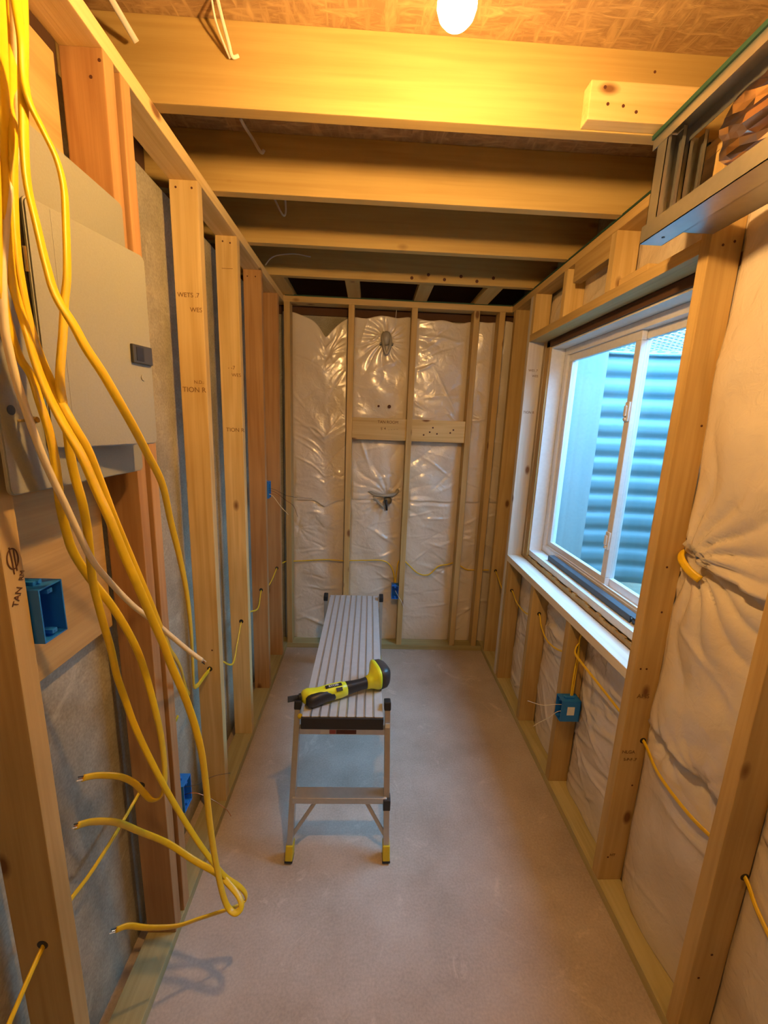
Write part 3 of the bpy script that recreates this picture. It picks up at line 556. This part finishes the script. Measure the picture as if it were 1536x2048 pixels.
# ------------------------------------------------------------------ cables
CABLES = {
    'A': (0.01647, 0.007475, [(-0.555,0.764,2.267), (-0.547,0.746,2.183), (-0.520,0.698,2.068), (-0.520,0.684,1.975), (-0.520,0.676,1.908), (-0.520,0.671,1.841), (-0.518,0.675,1.800), (-0.505,0.667,1.761), (-0.499,0.668,1.720), (-0.490,0.670,1.681), (-0.480,0.673,1.649), (-0.468,0.676,1.617), (-0.460,0.688,1.581), (-0.457,0.708,1.528), (-0.450,0.726,1.470), (-0.449,0.753,1.403), (-0.443,0.778,1.331), (-0.440,0.812,1.247), (-0.433,0.837,1.174), (-0.427,0.854,1.109), (-0.414,0.869,1.036), (-0.403,0.890,0.942), (-0.393,0.900,0.849), (-0.391,0.910,0.750), (-0.389,0.915,0.626), (-0.381,0.918,0.496), (-0.366,0.915,0.388), (-0.352,0.914,0.336), (-0.332,0.910,0.321), (-0.319,0.920,0.323), (-0.324,0.933,0.334), (-0.347,0.948,0.351), (-0.395,0.966,0.381), (-0.467,0.984,0.406), (-0.537,0.980,0.472), (-0.584,0.939,0.559), (-0.606,0.887,0.647), (-0.621,0.830,0.714), (-0.625,0.787,0.752)]),
    'B': (0.01464, 0.00667, [(-0.503,0.725,2.237), (-0.501,0.717,2.197), (-0.496,0.711,2.170), (-0.491,0.705,2.140), (-0.491,0.701,2.098), (-0.486,0.699,2.068), (-0.483,0.715,2.045), (-0.477,0.729,2.016), (-0.473,0.732,1.980), (-0.472,0.727,1.932), (-0.471,0.716,1.858), (-0.477,0.713,1.819), (-0.482,0.708,1.769), (-0.492,0.705,1.704), (-0.494,0.707,1.665), (-0.495,0.712,1.638), (-0.501,0.721,1.582), (-0.506,0.733,1.543), (-0.506,0.744,1.496), (-0.516,0.764,1.444), (-0.524,0.776,1.401), (-0.541,0.801,1.322), (-0.547,0.824,1.237), (-0.550,0.847,1.150), (-0.553,0.862,1.077), (-0.546,0.870,1.014), (-0.532,0.880,0.920), (-0.507,0.902,0.786), (-0.478,0.925,0.657), (-0.440,0.940,0.539), (-0.407,0.951,0.452), (-0.375,0.964,0.375), (-0.340,0.973,0.328), (-0.323,0.976,0.295), (-0.324,0.972,0.275), (-0.340,0.954,0.283), (-0.372,0.936,0.292), (-0.432,0.910,0.301), (-0.481,0.884,0.315), (-0.535,0.854,0.356), (-0.569,0.833,0.394), (-0.589,0.816,0.407)]),
    'C': (0.01525, 0.0069, [(-0.578,0.777,2.276), (-0.568,0.750,2.148), (-0.520,0.670,1.993), (-0.520,0.656,1.878), (-0.520,0.652,1.807), (-0.520,0.657,1.761), (-0.520,0.667,1.726), (-0.513,0.675,1.701), (-0.507,0.677,1.663), (-0.508,0.689,1.624), (-0.513,0.701,1.583), (-0.520,0.711,1.539), (-0.537,0.734,1.491), (-0.548,0.755,1.442), (-0.554,0.775,1.393), (-0.549,0.803,1.332), (-0.532,0.830,1.266), (-0.517,0.847,1.207), (-0.507,0.865,1.144), (-0.502,0.881,1.078), (-0.494,0.892,0.987), (-0.493,0.911,0.879), (-0.496,0.922,0.785), (-0.499,0.920,0.727), (-0.508,0.914,0.696), (-0.525,0.904,0.697), (-0.541,0.900,0.723), (-0.551,0.888,0.760), (-0.564,0.874,0.790), (-0.577,0.859,0.812), (-0.602,0.835,0.837), (-0.615,0.808,0.856)]),
    'D': (0.01525, 0.0069, [(-0.504,0.738,2.247), (-0.498,0.720,2.166), (-0.495,0.700,2.068), (-0.491,0.685,1.998), (-0.489,0.681,1.955), (-0.480,0.676,1.910), (-0.472,0.675,1.855), (-0.464,0.676,1.815), (-0.452,0.689,1.779), (-0.446,0.703,1.749), (-0.438,0.726,1.714), (-0.433,0.757,1.670), (-0.433,0.798,1.623), (-0.439,0.849,1.572), (-0.444,0.907,1.506), (-0.461,0.969,1.408), (-0.474,1.029,1.303), (-0.488,1.087,1.187), (-0.503,1.133,1.061), (-0.524,1.180,0.941), (-0.540,1.213,0.848), (-0.556,1.251,0.782), (-0.575,1.323,0.736), (-0.600,1.438,0.693), (-0.619,1.534,0.657)]),
    'E': (0.01403, 0.00667, [(-0.564,0.802,2.298), (-0.558,0.783,2.210), (-0.515,0.703,2.042), (-0.519,0.693,1.944), (-0.520,0.688,1.877), (-0.520,0.690,1.818), (-0.520,0.696,1.774), (-0.519,0.707,1.732), (-0.504,0.703,1.693), (-0.493,0.706,1.659), (-0.480,0.709,1.625), (-0.471,0.721,1.588), (-0.467,0.739,1.530), (-0.461,0.756,1.466), (-0.458,0.783,1.397), (-0.450,0.807,1.321), (-0.447,0.841,1.237), (-0.454,0.886,1.158), (-0.472,0.944,1.090), (-0.493,1.013,1.026), (-0.514,1.080,0.953), (-0.540,1.147,0.874), (-0.565,1.213,0.794), (-0.580,1.264,0.743)]),
    'F': (0.011224, 0.01012, [(-0.552,0.789,2.288), (-0.545,0.771,2.201), (-0.540,0.755,2.129), (-0.517,0.719,2.073), (-0.519,0.713,2.034), (-0.520,0.702,1.995), (-0.520,0.689,1.961), (-0.520,0.672,1.903), (-0.520,0.654,1.827), (-0.520,0.647,1.767), (-0.520,0.649,1.734), (-0.520,0.655,1.693), (-0.520,0.667,1.644), (-0.520,0.682,1.592), (-0.520,0.699,1.547), (-0.517,0.715,1.502), (-0.513,0.734,1.446), (-0.511,0.761,1.382), (-0.499,0.790,1.325), (-0.482,0.827,1.261), (-0.458,0.856,1.212), (-0.439,0.886,1.162), (-0.416,0.915,1.110), (-0.394,0.937,1.070)]),
    'G': (0.014, 0.013, [(-0.594,0.843,2.344), (-0.589,0.827,2.267), (-0.584,0.819,2.229), (-0.591,0.824,2.206), (-0.603,0.839,2.175)]),
}

CL = {'A':('yellow_cable','yellow cable hanging in front of the panel, coiling lowest with its end pointing back left'), 'B':('yellow_cable','yellow cable bowing right in front of the panel door then ending lowest at the left'),
      'C':('yellow_cable','yellow cable hanging at the left that hooks up short at stud hole height'), 'D':('yellow_cable','yellow cable sweeping right across the panel door into the stamped stud'),
      'E':('yellow_cable','yellow cable running beside the coiled one and ending by the stamped stud'), 'F':('cream_cable','cream coloured cable crossing the yellow cables, cut end pointing right'),
      'G':('steel','spiral metal clad cable at the top left corner')}
for k, (wd, th, pts) in CABLES.items():
    m_, lab = CL[k]; bm = bmesh.new()
    sweep(bm, pts, wd, th, n=7, sec=12, twist=(.5 if wd > th*1.3 else 0))
    if k == 'G':
        for v in bm.verts: v.co += Vector((1,1,0))*.0012*math.sin(v.co.z*900)
    o = link('hanging_cable', bm, M[m_], smooth=True); tag(o, lab, 'cable')
    e = Vector(pts[-1]); d = (e-Vector(pts[-2])).normalized()
    if k in 'ABCF':
        for q, (mm, off) in enumerate((('copper',0),('black',.0035),('white_cable',-.0035))):
            b2 = bmesh.new(); sd = d.cross(Vector((1,0,0))).normalized()*off; cyl(b2, e-d*.002+sd, e+d*(.010+.002*q)+sd, .0013, n=8); world_part('bare_wire', b2, M[mm], o)
def cable(pts, lab, wd=.0105, th=.0052, mat='yellow_cable', name='wall_cable', n=6, up=(-.3,-1,.2)):
    bm = bmesh.new(); sweep(bm, pts, wd, th, n=n, sec=10, up=up); return tag(link(name, bm, M[mat], smooth=True), lab, 'cable')
XC = -.612
cable([(-.60,-.30,.60),(-.575,.15,.50),(-.60,.45,.55),(-.609,.66,.631),(-.63,.82,.585),(-.636,.95,.575),(-.636,1.10,.592),(-.64,1.30,.63)], 'yellow cable through the near left stud and the reddish pair', up=(1,0,.3))
cable([(-.613,1.50,.668),(-.612,1.60,.665),(-.60,1.75,.55),(-.606,1.85,.60),(-.608,1.94,.674),(-.60,2.05,.665),(-.598,2.2,.62),(-.609,2.33,.68),(-.605,2.5,.64),(-.6,2.70,.68),(-.60,2.80,.67),(-.56,2.93,.66)], 'yellow cable drooping through the holes of the farther left studs', .0085, .0045, up=(1,0,.3))
cable([(-.56,2.932,.648),(-.45,2.930,.655),(-.30,2.928,.668),(-.17,2.930,.662),(-.14,2.952,.66),(-.12,2.93,.665),(0,2.925,.672),(.12,2.925,.672),(.18,2.925,.63),(.205,2.92,.56),(.212,2.91,.49)], 'yellow cable draped across the left half of the back wall into the blue box', .009, .005, up=(0,-1,0))
cable([(.216,2.91,.495),(.222,2.92,.57),(.232,2.935,.655),(.26,2.952,.68),(.30,2.925,.655),(.38,2.92,.585),(.46,2.92,.575),(.53,2.925,.64),(.60,2.93,.655),(.66,2.952,.66),(.74,2.93,.62),(.80,2.95,.61),(.90,2.90,.63)], 'yellow cable waving across the right half of the back wall', .009, .005, up=(0,-1,0))
cable([(.925,.42,.46),(.928,.62,.52),(.945,.74,.56),(.962,.80,.583),(.957,.86,.595),(.926,.95,.61),(.926,1.08,.620),(.956,1.19,.630),(.958,1.25,.632),(.93,1.40,.675),(.905,1.52,.71),(.898,1.585,.725),(.91,1.615,.735),(.93,1.63,.75),(.940,1.635,.70),(.935,1.630,.60),(.925,1.615,.49)], 'yellow cable running along the right wall into the stickered blue box', .0115, .0058, up=(-1,0,.2))
cable([(.918,1.612,.49),(.925,1.625,.60),(.933,1.632,.70),(.930,1.628,.775),(.940,1.636,.79),(.937,1.66,.735),(.93,1.76,.64),(.925,1.90,.61),(.928,2.00,.64),(.93,2.06,.69),(.925,2.2,.62),(.92,2.35,.62),(.92,2.46,.655),(.915,2.6,.60),(.915,2.80,.665),(.905,2.88,.65)], 'yellow cable drooping between the short studs under the window', .0095, .005, up=(-1,0,.2))
sl_ = cable([(.974,1.200,1.30),(.955,1.190,1.302),(.940,1.165,1.287),(.940,1.130,1.266),(.952,1.10,1.25)], 'sheeting fold at the near window stud, yellow of light shining through painted in', .024, .010, up=(-1,0,.4))  # a sheeting fold; the yellow is light shining through, put into its colour
# loose wires at the boxes
def wire(pts, mat, lab, r=.0022, name='loose_wire', grp=None): 
    bm = bmesh.new(); sweep(bm, pts, r, n=6, sec=8); return tag(link(name, bm, M[mat], smooth=True), lab, 'wire', grp)
wire([(-.60,1.18,.42),(-.55,1.19,.425),(-.50,1.20,.39),(-.455,1.205,.345),(-.44,1.21,.31)], 'copper', 'bare copper wire reaching out of the blue box by the reddish studs')
wire([(-.60,1.185,.45),(-.55,1.20,.446),(-.50,1.23,.452),(-.45,1.25,.446)], 'darkgrey', 'thin dark wire reaching out of the blue box by the reddish studs', .0016)
wire([(-.60,2.375,1.27),(-.54,2.375,1.265),(-.46,2.37,1.23),(-.36,2.36,1.222),(-.32,2.35,1.222)], 'darkgrey', 'dark wire reaching straight out of the far left switch box')
wire([(-.60,2.385,1.255),(-.54,2.38,1.25),(-.47,2.38,1.20),(-.43,2.38,1.17),(-.405,2.37,1.11)], 'stain', 'brownish wire bending downward from the far left switch box')
wire([(-.60,2.375,1.24),(-.55,2.37,1.23),(-.50,2.36,1.17),(-.455,2.35,1.125)], 'cream_cable', 'white wire slanting down from the far left switch box', .003)
wire([(-.60,2.37,1.25),(-.54,2.37,1.237),(-.51,2.37,1.225)], 'copper', 'short bare copper wire at the far left switch box')
wire([(.216,2.88,.46),(.235,2.83,.44),(.262,2.80,.405),(.275,2.79,.365)], 'white_cable', 'pale wire hanging from the back wall blue box', .003)
wire([(.90,1.611,.465),(.85,1.61,.468),(.80,1.62,.455),(.74,1.64,.462)], 'white_cable', 'straight pale wire from the stickered blue box, upper of two', .0028)
wire([(.90,1.606,.44),(.86,1.60,.438),(.83,1.61,.40),(.79,1.61,.375),(.765,1.61,.355)], 'white_cable', 'drooping pale wire from the stickered blue box, lower of two', .0028)
# white cables dangling between the joists
def wcable(pts, lab, wd=.008, th=.004): cable(pts, lab, wd, th, 'white_cable', 'ceiling_cable', up=(0,-1,0))
wcable([(-.385,1.20,2.603),(-.380,1.215,2.575),(-.372,1.235,2.54),(-.368,1.250,2.522),(-.355,1.258,2.53)], 'pair of white cables dropping to the lit joist, right strand')
wcable([(-.398,1.20,2.603),(-.396,1.22,2.57),(-.385,1.24,2.54),(-.375,1.254,2.520)], 'pair of white cables dropping to the lit joist, left strand', .005)
wcable([(-.635,1.15,2.60),(-.620,1.18,2.575),(-.605,1.21,2.55),(-.593,1.24,2.53)], 'white flat cable slanting down at the far left of the lit joist', .014)
wcable([(-.452,1.60,2.60),(-.440,1.62,2.585),(-.420,1.63,2.56),(-.395,1.63,2.525),(-.388,1.645,2.54)], 'white cable hanging behind the lit joist', .010)
wcable([(-.452,2.02,2.602),(-.430,2.03,2.555),(-.405,2.04,2.515),(-.395,2.05,2.535),(-.397,2.04,2.60)], 'white cable loop hanging before the third joist', .008)
wcable([(-.575,2.42,2.44),(-.545,2.42,2.475),(-.50,2.42,2.492),(-.42,2.42,2.50),(-.34,2.42,2.49)], 'thin white cable arching over the left top plate between far joists', .006)

# ------------------------------------------------------------------ bulb
lb = empty('hanging_lamp', LAMP, 'bare glowing bulb hanging between the first joists', 'lamp')
bm = bmesh.new(); prof = [(0,-.033),(.010,-.0315),(.020,-.0265),(.0275,-.018),(.031,-.007),(.030,.006),(.025,.019),(.018,.030),(.014,.040),(.0135,.046)]; n = 24; rr = []
for r, z in prof[1:]: rr.append([bm.verts.new((r*math.cos(2*math.pi*i/n), r*math.sin(2*math.pi*i/n), z)) for i in range(n)])
b0 = bm.verts.new((0,0,-.033))
for i in range(n): bm.faces.new((b0, rr[0][(i+1)%n], rr[0][i]))
for a, b in zip(rr, rr[1:]):
    for i in range(n): bm.faces.new((a[i], a[(i+1)%n], b[(i+1)%n], b[i]))
link('bulb', bm, M['bulb'], lb, smooth=True)
bm = bmesh.new(); cyl(bm, (0,0,.046), (0,0,.062), .0135, n=20); cyl(bm, (0,0,.062), (0,0,.105), .020, .017, n=20); link('socket', bm, M['black'], lb)
bm = bmesh.new(); sweep(bm, [(0,0,.10),(.003,.005,.16),(.006,.02,.22),(.004,.03,.302)], .006, n=5, sec=8); link('cord', bm, M['white_cable'], lb, smooth=True)

# ------------------------------------------------------------------ metal soffit framing and foil duct
sf = empty('soffit_frame', (.75, .6, 2.16), 'galvanised metal soffit framing at the top right corner', 'metal framing')
def channel(bm, x0, x1, y0, y1, z0, z1, up, t=.0018):
    if up: box(bm, x0, x1, y0, y1, z0, z0+t); 
    else: box(bm, x0, x1, y0, y1, z1-t, z1)
    box(bm, x0, x0+t, y0, y1, z0, z1); box(bm, x1-t, x1, y0, y1, z0, z1); return bm
tt_ = part('top_track', channel(bmesh.new(), .725, .790, -.6, 1.262, 2.386, 2.4195, False), M['steel'], sf)
part('seal_strip', box(bmesh.new(), .719, .7245, -.6, 1.262, 2.410, 2.4205), M['green'], sf)
bm = channel(bmesh.new(), .720, .782, -.6, 1.250, 2.158, 2.200, True); part('bottom_track', bm, M['steel'], sf)
bm = channel(bmesh.new(), .800, .8835, -.6, 1.200, 2.172, 2.205, True); part('wall_track', bm, M['steel'], sf)
def cstud(bm, x0, x1, y0, y1, z0, z1, t=.0018, lip=.010):
    box(bm, x0, x0+t, y0, y1, z0, z1); box(bm, x0, x1, y1-t, y1, z0, z1); box(bm, x1-t, x1, y0, y1, z0, z1)
    box(bm, x0, x0+lip, y0, y0+t, z0, z1); box(bm, x1-lip, x1, y0, y0+t, z0, z1); return bm
part('metal_stud', cstud(bmesh.new(), .727, .775, 1.205, 1.245, 2.162, 2.415), M['steel'], sf)
part('metal_stud', cstud(bmesh.new(), .792, .838, 1.215, 1.250, 2.21, 2.415), M['steel'], sf)
bm = bmesh.new(); cyl(bm, (.752,1.20,2.1568), (.752,1.20,2.160), .004, n=10); part('screw', bm, M['black'], sf)
# foil duct: crumpled flexible tube with a closed end
bm = bmesh.new(); rs = []; nseg = 46; nsec = 36; rg = random.Random(9)
for i in range(nseg+1):
    t = i/nseg; y = 1.125-t*1.5; r = .080*min(1, math.sqrt(max(0, 1-(1-min(1, t/.06))**2))+.02); r *= 1+.06*math.sin(t*95)
    ring_ = []
    for k in range(nsec):
        a = 2*math.pi*k/nsec; rk = r*(1+.09*math.sin(a*5+t*31)+.07*math.sin(a*9-t*47)+.05*(rg.random()-.5))
        ring_.append(bm.verts.new((.845+rk*math.cos(a), y+.006*(rg.random()-.5), 2.325+rk*math.sin(a))))
    rs.append(ring_)
for a, b in zip(rs, rs[1:]):
    for k in range(nsec): bm.faces.new((a[k], a[(k+1)%nsec], b[(k+1)%nsec], b[k]))
bm.faces.new(rs[0][::-1]); bm.faces.new(rs[-1])
tag(link('foil_duct', bm, M['foil'], smooth=False), 'crumpled amber foil duct lying inside the metal soffit framing', 'duct')

# ------------------------------------------------------------------ grey bar on the window sill
bar = empty('sash_bar', (1.03, 1.83, .940), 'blue grey metal channel bar lying on the white window sill', 'metal bar')
bm = bmesh.new(); box(bm, 1.018, 1.021, 1.46, 2.22, .938, .966, .0005); box(bm, 1.021, 1.050, 1.41, 2.22, .963, .966, .0005); box(bm, 1.050, 1.053, 1.41, 2.22, .946, .966, .0005); part('channel', bm, M['bar'], bar)
bm = bmesh.new(); box(bm, 1.022, 1.049, 1.40, 1.455, .940, .960, .004); part('end_plug', bm, M['black'], bar)

# ------------------------------------------------------------------ work platform
bx0, bx1, by0, by1, bz = -.229, .081, 1.405, 2.570, .550
wp = empty('work_platform', (-.075, 1.99, 0), 'aluminium folding work platform standing on the concrete floor', 'work platform')
bm = bmesh.new(); nsl = 9; sw = (bx1-bx0)/nsl
for i in range(nsl): box(bm, bx0+i*sw+.0008, bx0+(i+1)*sw-.0008, by0+.004, by1-.004, bz-.008, bz, .0012)
for i in range(1, nsl): box(bm, bx0+i*sw-.0045, bx0+i*sw+.0005, by0+.004, by1-.004, bz-.006, bz+.0018, .0006, mi=1); box(bm, bx0+i*sw+.0008, bx0+i*sw+.0020, by0+.004, by1-.004, bz-.006, bz+.0002, mi=2)
box(bm, bx0, bx1, by0+.01, by1-.01, bz-.030, bz-.009)
part('deck', bm, [M['deck'], M['alu'], M['darkgrey']], wp)
for y0, y1 in ((by0-.004, by0+.012), (by1-.012, by1+.004)):
    part('end_cap', box(bmesh.new(), bx0-.003, bx1+.003, y0, y1, bz-.052, bz-.004, .004), M['black'], wp)
def leg_pt(s, z, end):   # centre of a leg at height z
    y = (1.312+(1.465-1.312)*z/.55) if end == 0 else (2.663-(2.663-2.510)*z/.55)
    x = (-.262+(-.252+.262)*z/.55) if s < 0 else (.104+(.094-.104)*z/.55)+.006
    return Vector((x, y, z))
def bar_between(bm, p, q, wx, wy, bev=.0015):
    p, q = Vector(p), Vector(q); d = (q-p); L = d.length; zq = d.normalized(); xq = Vector((1,0,0)); xq = (xq-zq*xq.dot(zq))
    if xq.length < .3: xq = Vector((0,1,0))-zq*zq.y
    xq.normalize(); yq = zq.cross(xq); t = box(bmesh.new(), -wx/2, wx/2, -wy/2, wy/2, 0, L, bev)
    t.transform(Matrix(((xq.x,yq.x,zq.x,p.x),(xq.y,yq.y,zq.y,p.y),(xq.z,yq.z,zq.z,p.z),(0,0,0,1)))); me = bpy.data.meshes.new('t'); t.to_mesh(me); t.free(); bm.from_mesh(me); bpy.data.meshes.remove(me); return bm
for end in (0, 1):
    for s in (-1, 1):
        lg = part('leg', bar_between(bmesh.new(), leg_pt(s, .03, end), leg_pt(s, .565, end), .022, .040), M['alu'], wp)
        bm = bmesh.new(); bar_between(bm, leg_pt(s, .0035, end), leg_pt(s, .060, end), .028, .050, .004); world_part('rubber_foot', bm, M['yfoot'], lg)
        bm = bmesh.new(); bar_between(bm, leg_pt(s, .0, end)+Vector((0,0,.0005)), leg_pt(s, .007, end), .030, .052, .001); world_part('foot_sole', bm, M['black'], lg)
        bm = bmesh.new(); bar_between(bm, leg_pt(s, .545, end), leg_pt(s, .578, end), .027, .046, .005); world_part('hinge_cap', bm, M['black'], lg)
    a, b = leg_pt(-1, .225, end), leg_pt(1, .225, end); sg = -1 if end == 0 else 1
    part('step', box(bmesh.new(), a.x, b.x, a.y-.026, a.y+.028, .213, .238, .003), M['alu'], wp)
    a, b = leg_pt(-1, .47, end), leg_pt(1, .47, end)
    tr_ = part('top_rail', box(bmesh.new(), a.x, b.x, a.y-.012, a.y+.012, .452, .478, .002), M['alu'], wp)
    if end == 0:
        y = a.y-.0126
        world_part('warning_label', box(bmesh.new(), -.125, -.100, y, y+.0006, .456, .474), M['redsticker'], tr_)
        world_part('warning_label', box(bmesh.new(), -.099, -.020, y, y+.0006, .456, .474), M['stain'], tr_)
        world_part('warning_label', box(bmesh.new(), -.160, -.126, y, y+.0006, .456, .474), M['sticker'], tr_)
    for s in (-1, 1):
        f = leg_pt(s, .075, end); st_ = Vector((-.165 if s < 0 else .022, leg_pt(s, .21, end).y, .212))
        part('brace', bar_between(bmesh.new(), f, st_, .014, .008), M['alu'], wp)
f = leg_pt(1, .21, 0); part('step_lock', box(bmesh.new(), f.x-.014, f.x+.014, f.y-.030, f.y+.01, .190, .236, .003), M['black'], wp)
f = leg_pt(-1, .53, 0); bm = bmesh.new(); bmesh.ops.create_uvsphere(bm, u_segments=14, v_segments=8, radius=.010); bmesh.ops.translate(bm, vec=(f.x+.012, f.y-.022, .528), verts=bm.verts); part('release_button', bm, M['yfoot'], wp, True)
f = leg_pt(1, .49, 0); part('white_label', box(bmesh.new(), f.x-.009, f.x+.009, f.y-.0215, f.y-.0205, .487, .507), M['sticker'], wp)

# ------------------------------------------------------------------ oscillating multi tool on the platform
tool = empty('multi_tool', (-.205, 1.478, bz+.0018), 'lime and black cordless oscillating tool lying on the platform', 'power tool')
tool.rotation_euler = (0, 0, math.atan2(.118,.300))
def loft(secs, n=22, e=.8):
    """secs: x, half-width y, half-height z, centre y, centre z"""
    bm = bmesh.new(); R = []
    for x, hy, hz, cy, cz in secs:
        r = []
        for k in range(n):
            a = 2*math.pi*k/n; c, s = math.cos(a), math.sin(a)
            r.append(bm.verts.new((x, cy+math.copysign(abs(c)**e, c)*hy, cz+math.copysign(abs(s)**e, s)*hz)))
        R.append(r)
    for a, b in zip(R, R[1:]):
        for k in range(n): bm.faces.new((a[k], a[(k+1)%n], b[(k+1)%n], b[k]))
    bm.faces.new(R[0][::-1]); bm.faces.new(R[-1]); return bm
TC = .030
body = link('tool_body', loft([(-.034,.012,.016,.014,TC),(-.027,.022,.025,.012,TC),(-.010,.028,.0295,.010,TC),(0,.029,.0297,.007,TC),(.03,.028,.029,0,TC+.001),(.08,.029,.031,0,TC+.003),(.125,.028,.030,0,TC+.004),(.150,.023,.026,0,TC+.004),(.158,.016,.018,0,TC+.004)]), M['lime'], tool, smooth=True)
link('gear_housing', loft([(-.022,.012,.012,-.016,TC-.003),(-.014,.020,.021,-.017,TC-.003),(0,.025,.0265,-.016,TC-.003),(.03,.026,.0275,-.012,TC-.001),(.060,.020,.026,-.012,TC+.001),(.090,.013,.018,-.018,TC-.002),(.10,.006,.008,-.020,TC-.004)]), M['black'], tool, smooth=True)
link('grip', loft([(.135,.020,.024,0,TC+.004),(.150,.0235,.027,0,TC+.005),(.175,.021,.024,0,TC+.006),(.21,.019,.022,0,TC+.008),(.235,.020,.023,0,TC+.010),(.245,.019,.022,0,TC+.010)]), M['black'], tool, smooth=True)
link('battery_mount', loft([(.235,.021,.024,0,TC+.009),(.252,.024,.027,.004,TC+.010),(.266,.036,.036,.012,TC+.014),(.278,.056,.047,.024,TC+.019),(.286,.064,.050,.028,TC+.0205),(.294,.063,.0495,.028,TC+.0205)], e=.65), M['lime'], tool, smooth=True)
link('battery', loft([(.294,.056,.046,.028,TC+.018),(.300,.060,.0475,.028,TC+.018),(.322,.058,.046,.030,TC+.018),(.336,.046,.039,.030,TC+.018),(.343,.036,.032,.030,TC+.018)], e=.5), M['darkgrey'], tool, smooth=True)
bm = bmesh.new(); cyl(bm, (-.020,.012,TC+.0), (-.044,.020,TC+.0), .016, .012, n=18); link('spindle', bm, M['darkgrey'], tool, smooth=True)
bm = box(bmesh.new(), -.088, -.036, .012, .0155, TC-.014, TC+.012, .0006); bm.transform(Matrix.Rotation(-.06,4,'Z')); link('blade', bm, M['bar'], tool)
def label_on(name, x0, x1, y0, y1, z, mat): return link(name, box(bmesh.new(), x0, x1, y0, y1, z-.0035, z, .001), M[mat], tool)
def on_body(name, bm, mat, a, dist):
    a = math.radians(a); bm.transform(Matrix.Translation((0,0,TC+.003)) @ Matrix.Rotation(a,4,'X') @ Matrix.Translation((0,0,dist))); return link(name, bm, M[mat], tool)
on_body('name_plate', box(bmesh.new(), .058, .126, -.0075, .0075, -.002, 0, .0006), 'black', 12, .0330)
on_body('power_switch', box(bmesh.new(), .098, .124, -.007, .007, -.003, 0, .001), 'black', 48, .0350)
on_body('name_lettering', text_bm('RYOBI', .0145, Matrix.Translation((.092,0,0))), 'sticker', 12, .0332)

# ------------------------------------------------------------------ groups of repeats
for o in COL.objects:
    if o.parent or 'label' not in o: continue
    k = o.name.split('.')[0]; x, y = o.matrix_basis.translation.x, o.matrix_basis.translation.y
    if k == 'wall_stud': g = 'studs of the left wall' if x < XL else ('studs of the right wall' if x > XR else 'studs of the back wall')
    elif k == 'cripple_stud': g = 'short studs above and below the window'
    else: g = {'ceiling_joist':'joists across the ceiling','ceiling_block':'flat blocks behind the last joist','backing_board':'backing boards on the back wall','bottom_plate':'bottom plates on the floor','top_plate':'top plates of the walls',
        'wall_sheeting':'white insulation sheeting','electrical_box':'blue electrical boxes','hanging_cable':'cables hanging before the breaker box','wall_cable':'yellow cables run through the studs','loose_wire':'loose wires at the blue boxes',
        'ceiling_cable':'white cables between the joists','putty_spot':'brown spots on the back sheeting','blocking':'small blocks by the window header'}.get(k)
    if g: o['group'] = g
